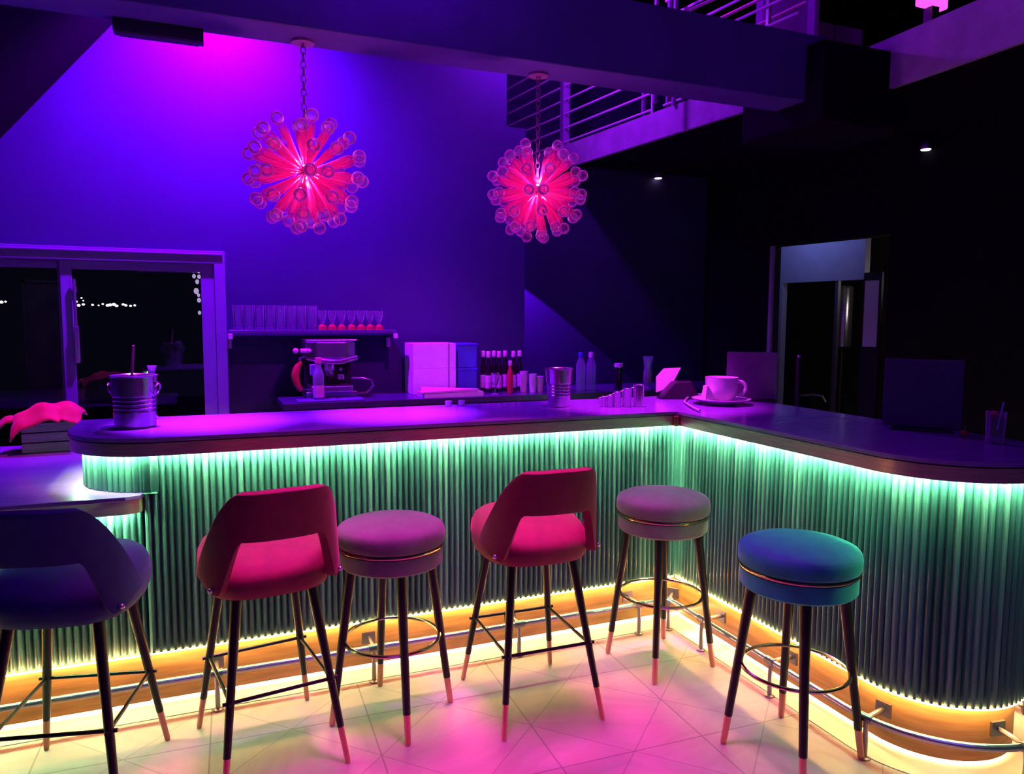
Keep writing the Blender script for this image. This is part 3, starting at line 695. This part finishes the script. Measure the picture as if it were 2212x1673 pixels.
# boxes
bx0, bx1 = at_y(893, 850, 5.15).x, at_y(985, 850, 5.15).x
for nm, z0, z1, lb in (('lower', 0, .185, 'white cardboard box, lower one of two on the back counter'), ('upper', .1855, .365, 'white cardboard box stacked on another white box')):
    t = thing('cardboard_box', lb, 'box', ((bx0+bx1)/2, 5.27, BZ+z0), 0, 'white boxes on the back counter'); hw = (bx1-bx0)/2; H = z1-z0
    MB().box((-hw, -.12, 0), (hw, .12, H)).build('carton', M['paper'], t, bevel=.003)
    MB().box((hw*.62, -.122, .0), (hw*.70, -.1195, H*.99)).build('side_seam', mat('grey_tape', (.35, .25, .4), .5, noise=.05), t)
bb = at_y(1008, 850, 5.2).x
for i in range(2):
    t = thing('storage_crate', ['blue plastic crate, lower of two beside the white boxes', 'blue plastic crate stacked on another blue crate'][i], 'crate', (bb+.005, 5.3, BZ+i*.1815), 0, 'blue crates on the back counter')
    MB().box((-.075, -.11, 0), (.075, .11, .165)).build('crate_body', M['bluebox'], t, bevel=.008)
    MB().box((-.08, -.115, .16), (.08, .115, .18)).build('crate_rim', M['bluebox'], t, bevel=.005)
pp = at_y(970, 858, 4.98)
pt = thing('paper_stack', 'stack of white paper sheets lying in front of the boxes', 'papers', (pp.x, 5.0, BZ))
MB().box((-.2, -.07, 0), (.24, .085, .03), rot=.06).build('lower_sheets', M['paper'], pt)
MB().add([(-.22, -.09, .032), (.2, -.06, .032), (.26, .08, .03), (-.17, .09, .034), (-.22, -.09, .04), (.2, -.06, .05), (.25, .08, .038), (-.17, .09, .062)], [(0,3,2,1),(4,5,6,7),(0,1,5,4),(1,2,6,5),(2,3,7,6),(3,0,4,7)]).build('top_sheets', M['paper'], pt)

# things on the bar worktop
def ice_bucket(label, loc, h, rt_, rb, rot, handle=True):
    t = thing('ice_bucket', label, 'ice bucket', loc, rot, 'steel ice buckets on the bar')
    pr = [(rb*.96, 0), (rb, .004)]
    def rr(z): return rb+(rt_-rb)*z/h
    for k, z in enumerate((.34, .42, .50, .58)): pr += [(rr(z*h-.008), z*h-.008), (rr(z*h)-.003, z*h-.003), (rr(z*h)-.003, z*h+.003), (rr(z*h)+.0015, z*h+.008)]
    pr += [(rt_, h-.006), (rt_+.004, h-.003), (rt_+.004, h), (rt_, h+.001), (rt_-.004, h-.003), (rb-.003, .01), (0, .009)]
    MB().lathe(pr, 40, cap=False).build('pail', M['steel'], t, smooth=True, angle=25)
    for s in ((-1, 1) if handle else ()):
        c = Vector((s*(rt_+.004), 0, h-.035))
        MB().tube([c+Vector((s*(.004+.006*math.sin(a)), .022*math.cos(a), -.022+.022*math.sin(a))) for a in [2*PI*i/14 for i in range(14)]], .0035, 8, closed=True).box((c.x-.004, c.y-.008, c.z-.006), (c.x+.004, c.y+.008, c.z+.008)).build('ring_handle', M['steel'], t, smooth=True)
    return t
ice_bucket('steel ice bucket with ring handles on the rounded left end of the bar', (-.283, 3.46, ZT), .216, .089, .079, math.radians(-22))
ice_bucket('steel ice bucket near the middle of the bar, by the paper cups', (1.70, 3.50, ZT), .2, .071, .058, .4, False)
tag(MB().tube([(-.03, .0, .02), (-.004, -.02, .34)], .0055, 8).build('stir_stick', M['pinkplastic'], smooth=True), 'pink stir stick leaning in the left ice bucket', 'stir stick', None, (-.275, 3.47, ZT+.0))
p = at_y(330, 830, 3.72)
tag(MB().lathe([(.02, 0), (.022, .004), (.009, .02), (.009, .2), (.016, .225), (.02, .24), (.018, .24), (.0, .21)], 14, cap=False).build('bud_vase', M['petglass'], smooth=True), 'slim clear vase standing behind the left ice bucket', 'vase', None, (p.x, 3.70, ZT))
# five metal measures
for i, (px, hh, r) in enumerate(((1304, .055, .014), (1318, .062, .0165), (1334, .078, .020), (1356, .095, .0235), (1384, .115, .029))):
    p = at_z(px, 880, ZT); t = thing('bar_measure', 'metal bar measure, ' + ['smallest of five in a row', 'second smallest of five in a row', 'middle one of five in a row', 'second largest of five in a row', 'largest of five, beside the inner corner'][i], 'measuring cup', (p.x+.0, 3.39-.012*i, ZT), 0, 'metal measures on the bar')
    MB().lathe([(r*.93, 0), (r, .002), (r, hh-.002), (r*1.05, hh), (r*.93, hh-.002), (r*.9, .006), (0, .005)], 24, cap=False).build('cup_body', M['steel'], t, smooth=True)
    MB().tube([(-r, 0, hh*.9), (-r-.014, 0, hh*.86), (-r-.014, 0, hh*.35), (-r, 0, hh*.25)], .0025, 6).build('handle', M['steel'], t, smooth=True)
for px, n in ((1254, 'left'), (1275, 'right')):
    p = at_y(px, 845, 4.55)
    bottle('water_bottle', 'clear plastic water bottle, %s one of the pair behind the bar measures' % n, 'bottle', (p.x, 5.02, BZ), .29, .036, M['petglass'], M['bluebox'] if n == 'left' else M['white'], neck=.016, shoulder=.68, group='water bottles')
for o in list(SC.objects):
    if o.name.startswith('water_bottle'):
        o.location.x = at_y(1254 if 'left' in o['label'] else 1276, 845, 5.02).x
p = at_y(1336, 815, 4.98)
bottle('spirit_bottle', 'small dark bottle with white cap behind the row of metal measures', 'bottle', (p.x, 4.98, BZ), .205, .03, M['bottle'], M['paper'], neck=.026, shoulder=.55)
p = at_y(1399, 820, 4.98)
ja = thing('hurricane_glass', 'tall dark glass with pink drink beyond the largest metal measure', 'glass', (p.x, 4.98, BZ))
MB().lathe([(.035, 0), (.034, .006), (.012, .02), (.034, .06), (.036, .12), (.028, .17), (.04, .255), (.039, .255), (.026, .17), (.034, .12), (0, .03)], 20, cap=False).build('bowl', M['petglass'], ja, smooth=True)
MB().lathe([(.012, .03), (.031, .062), (.033, .12), (.027, .155)], 18).build('drink', M['pinkplastic'], ja, smooth=True)
# card holder with white card
p = at_z(1470, 868, ZT); hx = 2.44; 
nh = thing('napkin_holder', 'dark napkin holder with a white napkin sticking up at the bar corner', 'napkin holder', (hx+.05, 3.62, ZT), math.radians(-20))
MB().add([(-.09, -.05, 0), (.15, -.05, 0), (.15, .05, 0), (-.09, .05, 0), (.0, -.045, .1), (.1, -.045, .105), (.1, .045, .105), (.0, .045, .1)], [(0,3,2,1),(4,5,6,7),(0,1,5,4),(1,2,6,5),(2,3,7,6),(3,0,4,7)]).build('holder', M['black'], nh, bevel=.012)
MB().add([(-.085, .052, .03), (.0, .052, .06), (.06, .06, .175), (-.04, .06, .17), (-.085, .058, .12), (-.085, .057, .03), (.0, .057, .06), (.06, .066, .175), (-.04, .066, .17), (-.085, .064, .12)],
         [(0,1,2,3,4),(9,8,7,6,5),(0,5,6,1),(1,6,7,2),(2,7,8,3),(3,8,9,4),(4,9,5,0)]).build('napkin', M['paper'], nh)
# large cup and saucer
cp = (2.572, 3.287)
sa_ = tag(MB().lathe([(.07, .0), (.075, .006), (.1, .010), (.15, .028), (.157, .033), (.15, .034), (.1, .018), (.0, .014)], 40, cap=False).build('saucer', M['white'], smooth=True), 'large white saucer on the bar under the big cup', 'saucer', None, (*cp, ZT))
ct = thing('coffee_cup', 'oversized white coffee cup standing on its saucer', 'cup', (cp[0], cp[1], ZT+.0175), 0)
MB().lathe([(.055, 0), (.06, .004), (.078, .03), (.084, .07), (.087, .125), (.088, .13), (.084, .128), (.078, .07), (.068, .02), (0, .012)], 36, cap=False).build('cup_body', M['white'], ct, smooth=True, angle=50)
MB().tube([Vector((.079, -.03, .07))+Vector((.034*math.cos(a)*.85+.012, -.018*math.cos(a)-.004, .036*math.sin(a))) for a in [math.radians(-130+260*i/14) for i in range(15)]], .0105, 10).build('handle', M['white'], ct, smooth=True)
tag(MB().add([(0, -.02, 0), (.075, -.025, .0), (.07, .02, .0), (.0, .02, .0), (.012, -.018, .075), (.022, -.018, .075), (.02, .015, .075), (.012, .015, .075)], [(0,3,2,1),(4,5,6,7),(0,1,5,4),(1,2,6,5),(2,3,7,6),(3,0,4,7)]).build('folded_napkin', M['paper'], bevel=.004),
    'folded white napkin leaning on the saucer left of the big cup', 'napkin', None, (cp[0]-.135, cp[1]-.02, ZT+.033), 0)
pts = [at_z(x, y+6, ZT+.012) for x, y in ((1528, 848), (1512, 846), (1496, 848), (1484, 854), (1478, 862), (1488, 869), (1500, 876), (1512, 881))]
tag(MB().tube([(p.x, p.y, ZT+.012) for p in pts], .0055, 8).build('white_cable', M['white'], smooth=True), 'white cable curling on the bar left of the big cup', 'cable')
# menu panel and monitor
p = at_y(1642, 868, 3.36)
mb_ = thing('menu_stand', 'dark upright menu board behind the big cup', 'menu board', (2.845, 3.375, ZT), math.radians(-40))
MB().box((-.135, -.004, .012), (.135, .004, .275)).build('board', M['menu'], mb_, bevel=.002)
MB().box((-.14, -.05, 0), (.14, .05, .012)).build('foot', M['black'], mb_, bevel=.003)
p = at_y(1998, 960, 2.3)
mo = thing('bar_monitor', 'large dark upright screen seen from behind on the right wing of the bar', 'monitor', (2.76, 2.215, ZT), math.radians(-50))
MB().box((-.145, -.012, .012), (.145, .012, .297)).build('panel', M['screen'], mo, bevel=.004)
MB().box((-.11, -.05, 0), (.11, .05, .012)).build('foot', M['black'], mo, bevel=.003)
# beer tap behind the wing
tb = thing('bar_tap', 'thin bent tap standing behind the right wing of the bar', 'tap', (3.02, 3.2, 0))
MB().lathe([(.03, 0), (.03, .01), (.017, .02), (.014, .3), (.014, 1.33), (.008, 1.34)], 16).build('column', M['blackmetal'], tb, smooth=True)
MB().tube([(0, 0, 1.13), (.1, -.01, 1.135), (.16, -.02, 1.125), (.18, -.03, 1.09)], .006, 8).build('spout', M['steel_dark'], tb, smooth=True)
MB().ball((0, 0, 1.345), .011, 10).build('lever_knob', M['steel'], tb, smooth=True)
# tumbler with straw and cherry at the right end
p = at_z(2148, 958, ZT)
dg = thing('drink_glass', 'clear tumbler with a pale blue straw at the rounded right end of the bar', 'glass', (p.x, p.y, ZT))
MB().lathe([(.027, 0), (.03, .003), (.031, .02), (.0295, .024), (.031, .028), (.0295, .034), (.031, .04), (.034, .12), (.033, .12), (.028, .045), (.026, .012), (0, .01)], 24, cap=False).build('tumbler', M['glass'], dg, smooth=True)
MB().tube([(.012, 0, .05), (.03, -.005, .155)], .0035, 8).build('straw', M['bluestraw'], dg, smooth=True)
MB().ball((-.008, 0, .108), .016, 12).build('cherry', M['redplastic'], dg, smooth=True)
p = at_z(2082, 944, ZT)
tag(MB().ball((0, 0, .014), .015, 12, .9).tube([(0, 0, .027), (.01, 0, .045)], .0012, 5).build('cherry', M['redplastic'], smooth=True), 'red cherry lying on the bar left of the tumbler with straw', 'cherry', None, (p.x, p.y, ZT))
# two small tealight cups by the paper stack
for i, px in enumerate((977, 1009)):
    p = at_z(px, 881, ZT)
    tag(MB().lathe([(.012, 0), (.0165, .003), (.0185, .028), (.016, .028), (.013, .006), (0, .005)], 18, cap=False).build('shot_cup', M['white'], smooth=True), 'tiny white cup on the back edge of the bar, %s one of two' % ('left', 'right')[i], 'cup', 'tiny cups on the bar', (p.x, 3.70, ZT))

# ------------------------------------------------------------------ left corner behind the lower counter
cr_ = thing('wooden_crate', 'weathered wooden crate on the lower counter under a red cloth', 'crate', (-.74, 4.36, .87), math.radians(8))
for k in range(3):
    z = .006+k*.05; b = MB()
    b.box((-.125, -.095, z), (.125, -.083, z+.044)); b.box((-.125, .083, z), (.125, .095, z+.044)); b.box((-.125, -.083, z), (-.113, .083, z+.044)); b.box((.113, -.083, z), (.125, .083, z+.044))
    b.build('slat', M['crate'], cr_, bevel=.002)
b = MB()
for sx in (-1, 1):
    for sy in (-1, 1): b.box((sx*.105-.008, sy*.075-.008, 0), (sx*.105+.008, sy*.075+.008, .155))
b.box((-.11, -.08, 0), (.11, .08, .006)); b.build('inner_frame', M['crate'], cr_)
bg = tag(MB().lathe([(.07, 0), (.1, .02), (.115, .08), (.1, .14), (.05, .17), (1e-4, .175)], 24).build('black_bag', M['black'], smooth=True), 'black bag bulging inside the wooden crate', 'bag', None, (-.73, 4.36, .88)); bg.scale = (.86, .66, 1)
def cloth_grid(nx, ny, fn):
    b = MB(); vs = [fn(i/nx, j/ny) for i in range(nx+1) for j in range(ny+1)]
    return b.add(vs, [(i*(ny+1)+j, (i+1)*(ny+1)+j, (i+1)*(ny+1)+j+1, i*(ny+1)+j+1) for i in range(nx) for j in range(ny)])
def fn(u, v):
    x = -.15+.30*u; y = -.13+.25*v
    e = ((u-.55)/.6)**2+((v-.55)/.62)**2
    z = .2-.075*e**1.3-(.06*max(0, .4-v) if u < .7 else .0)+.008*math.sin(u*14+v*5)+.006*math.sin(v*17+u*3)
    return (x, y, z)
cl = cloth_grid(26, 22, fn); cs = cloth_grid(16, 6, lambda u, v: (-.15-.19*u+.01*math.sin(v*6), -.1+.09*v+.0*u, .125-.11*u+.028*math.sin(v*PI)+.012*math.sin(u*11)))
ct2 = cloth_grid(6, 10, lambda u, v: (-.3+.075*u*(1-.75*v)+.025*v, -.105-.015*math.sin(u*PI), .05-.13*v))
allc = MB()
for q in (cl, cs, ct2): allc.add(q.v, q.f)
tag(allc.build('red_cloth', M['redcloth'], smooth=True, angle=80, solid=.006), 'bright red cloth draped over the wooden crate at the left', 'cloth', None, (-.74, 4.34, .905))
p = at_z(5, 985, .87)
tag(MB().lathe([(.03, 0), (.034, .003), (.046, .085), (.043, .085), (.03, .008), (0, .006)], 20, cap=False).build('pink_cup', M['pinkplastic'], smooth=True), 'pink cup at the left edge on the lower counter', 'cup', None, (p.x-.03, 4.05, .87))

# ------------------------------------------------------------------ passage behind the doorway
MB().box((1.27, -.555, 0), (1.31, -.52, 1.935), mat4=WR).build('post', M['steel'])
tag(bpy.data.objects['post.%03d' % 0] if 'post.000' in bpy.data.objects else [o for o in SC.objects if o.name.startswith('post') and o.parent is None][0], 'thin steel post in the passage beyond the doorway', 'post')
st = thing('steel_boiler', 'steel boiler cylinder on a dark stand in the passage behind the doorway', 'boiler', WR @ Vector((1.9, -.165, 0)))
MB().lathe([(.07, 1.25), (.09, 1.255), (.092, 1.88), (.08, 1.91), (.03, 1.92)], 28).build('tank', M['steel'], st, smooth=True)
MB().lathe([(.1, 0), (.1, .02), (.03, .03), (.03, 1.25)], 20).build('stand', M['blackmetal'], st, smooth=True)
dl = thing('door', 'narrow door standing ajar in the passage, with a pale upper panel', 'door', WR @ Vector((1.0, -1.125, 0)), math.radians(7.5))
MB().box((-.015, -.09, .0), (.015, .09, 1.98)).build('leaf', M['black'], dl)
MB().box((-.022, -.07, 1.3), (-.0155, .07, 1.905)).build('upper_panel', mat('pale_door_paint', (.6, .55, .7), .5, noise=.05), dl)
# recessed downlights
wn_ = Vector((math.cos(math.radians(7.5)), math.sin(math.radians(7.5)), 0))
def on_right_wall(x, y, off):
    d = ray(x, y); p0 = Vector((4.53, 6.1, 0))-wn_*off; return EYE + d*((p0-EYE).dot(wn_)/d.dot(wn_))
for i, p in enumerate((at_y(1422, 385, 6.07), on_right_wall(2000, 323, .03))):
    t = thing('spot_light', ['small lit spot on the dark recess wall beyond the right chandelier', 'small lit spot high on the dark right wall'][i], 'spotlight', p)
    MB().lathe([(.04, -.0), (.045, .012), (.04, .05), (.02, .06)], 20).build('housing', M['steel_dark'], t, smooth=True)
    MB().lathe([(.034, -.001), (.03, -.006), (1e-4, -.012)], 20).build('lens', M['downlight'], t, smooth=True)
# floodlight under the beam (dark box) and its lamp behind
fl = thing('flood_light', 'dark floodlight box fixed under the cross beam at the left', 'floodlight', (-.14, 3.53, 2.70))
MB().box((-.17, -.03, -.005), (.17, .03, .05)).build('housing', M['black'], fl, bevel=.004)
MB().box((-.15, -.027, -.008), (.15, .027, -.005)).build('front_glass', M['darkline'], fl)

# ------------------------------------------------------------------ lights
def light(name, kind, loc, energy, col, size=.1, aim=None, angle=90, blend=.3, shape=None, size_y=None):
    l = bpy.data.lights.new(name, kind); o = bpy.data.objects.new(name, l); COL.objects.link(o)
    o.location = loc; l.energy = energy; l.color = col
    if kind == 'AREA':
        l.size = size
        if size_y: l.shape = 'RECTANGLE'; l.size_y = size_y
    else: l.shadow_soft_size = size
    if kind == 'SPOT': l.spot_size = math.radians(angle); l.spot_blend = blend
    if aim is not None: o.rotation_euler = (Vector(aim)-Vector(loc)).to_track_quat('-Z', 'Y').to_euler()
    return o
light('wall_wash', 'SPOT', (.12, 4.93, 3.66), 1250, (.26, .0, 1), .06, aim=(.1, 5.5, 2.75), angle=152, blend=.8)
light('recess_lamp', 'SPOT', (2.31, 5.80, 2.13), 130, (.3, .0, 1), .01, aim=(2.36, 5.86, 1.0), angle=98, blend=.04)
light('back_bar_spot', 'SPOT', (1.3, 3.75, 2.72), 115, (.8, .01, .9), .05, aim=(1.35, 5.0, .9), angle=75, blend=.8)
light('bar_top_spot', 'SPOT', (-.12, 3.52, 2.685), 1500, (.42, .02, 1), .03, aim=(.0, 3.51, 1.089), angle=32, blend=1)
light('bar_top_spot', 'SPOT', (.86, 3.52, 2.74), 1400, (.42, .02, 1), .03, aim=(.83, 3.51, 1.089), angle=32, blend=1)
light('cup_spot', 'SPOT', (1.95, 3.3, 2.72), 330, (.9, .03, 1), .04, aim=(2.2, 3.42, 1.1), angle=44, blend=.6)
light('seat_fill', 'SPOT', (.25, 3.15, 2.74), 850, (1, .05, .55), .4, aim=(.17, 2.72, .8), angle=17, blend=.6)  # unseen spots added, one for each red chair seat
light('seat_fill', 'SPOT', (1.2, 3.15, 2.74), 850, (1, .05, .55), .4, aim=(1.18, 2.68, .8), angle=17, blend=.6)
light('stool_fill', 'SPOT', (1.75, 2.9, 2.74), 150, (1, .2, .9), .3, aim=(1.87, 2.74, .8), angle=14, blend=.6)  # unseen spot added for the taupe stool in the corner
light('floor_spot', 'SPOT', (.9, 2.15, 3.7), 480, (1, .05, .8), .3, aim=(.9, 2.05, 0), angle=52, blend=1)
light('cloth_fill', 'SPOT', (-.5, 3.75, 3.0), 130, (1, .04, .7), .05, aim=(-.75, 4.33, 1.0), angle=26, blend=.6)  # unseen spot added to brighten the red cloth
light('front_fill', 'AREA', (.6, -1.2, 3.6), 28, (.24, .04, 1), 3.0, aim=(.9, 3.5, 1.6))  # broad fill added behind the camera, no fitting of the room
light('gallery_lamp', 'POINT', (2.3, 5.0, 3.8), 100, (.36, .01, 1), .08)
light('gallery_lamp_near', 'POINT', (2.6, 2.3, 3.1), 2, (.4, .0, 1), .08)
light('upper_lamp', 'POINT', (3.6, 4.7, 4.2), 30, (.4, .0, 1), .08)
light('beam_graze', 'POINT', (.75, 2.95, 3.35), 14, (.3, .0, 1), .05)
light('terrace_fill', 'POINT', (-1.5, 6.3, 2.6), 5, (.5, .4, 1), .1)  # unseen light added so the screen outside shows up
light('passage_lamp', 'POINT', tuple(WR @ Vector((.75, -.3, 2.5))), 9, (.25, .3, 1), .08)
light('passage_lamp_far', 'POINT', tuple(WR @ Vector((1.7, -1.3, 1.9))), 3, (1, .9, .85), .1)
for x in (.432, 1.56):
    for dz in (.055, -.055): light('chandelier_lamp', 'POINT', (x, 3.48, 2.19+dz), 7, (1, .14, .8), .02)

wd = bpy.data.worlds.new('night'); SC.world = wd; wd.use_nodes = True
bgn = wd.node_tree.nodes['Background']; bgn.inputs[0].default_value = (.18, .16, .5, 1); bgn.inputs[1].default_value = .012

SC.view_settings.view_transform = 'Standard'; SC.view_settings.look = 'None'; SC.view_settings.gamma = 1
SC.view_settings.use_curve_mapping = False; SC.view_settings.exposure = 0
cy = SC.cycles
cy.use_denoising = True; cy.max_bounces = 8; cy.diffuse_bounces = 3; cy.glossy_bounces = 4; cy.transmission_bounces = 4; cy.transparent_max_bounces = 16
cy.caustics_reflective = False; cy.caustics_refractive = False; cy.sample_clamp_indirect = 4
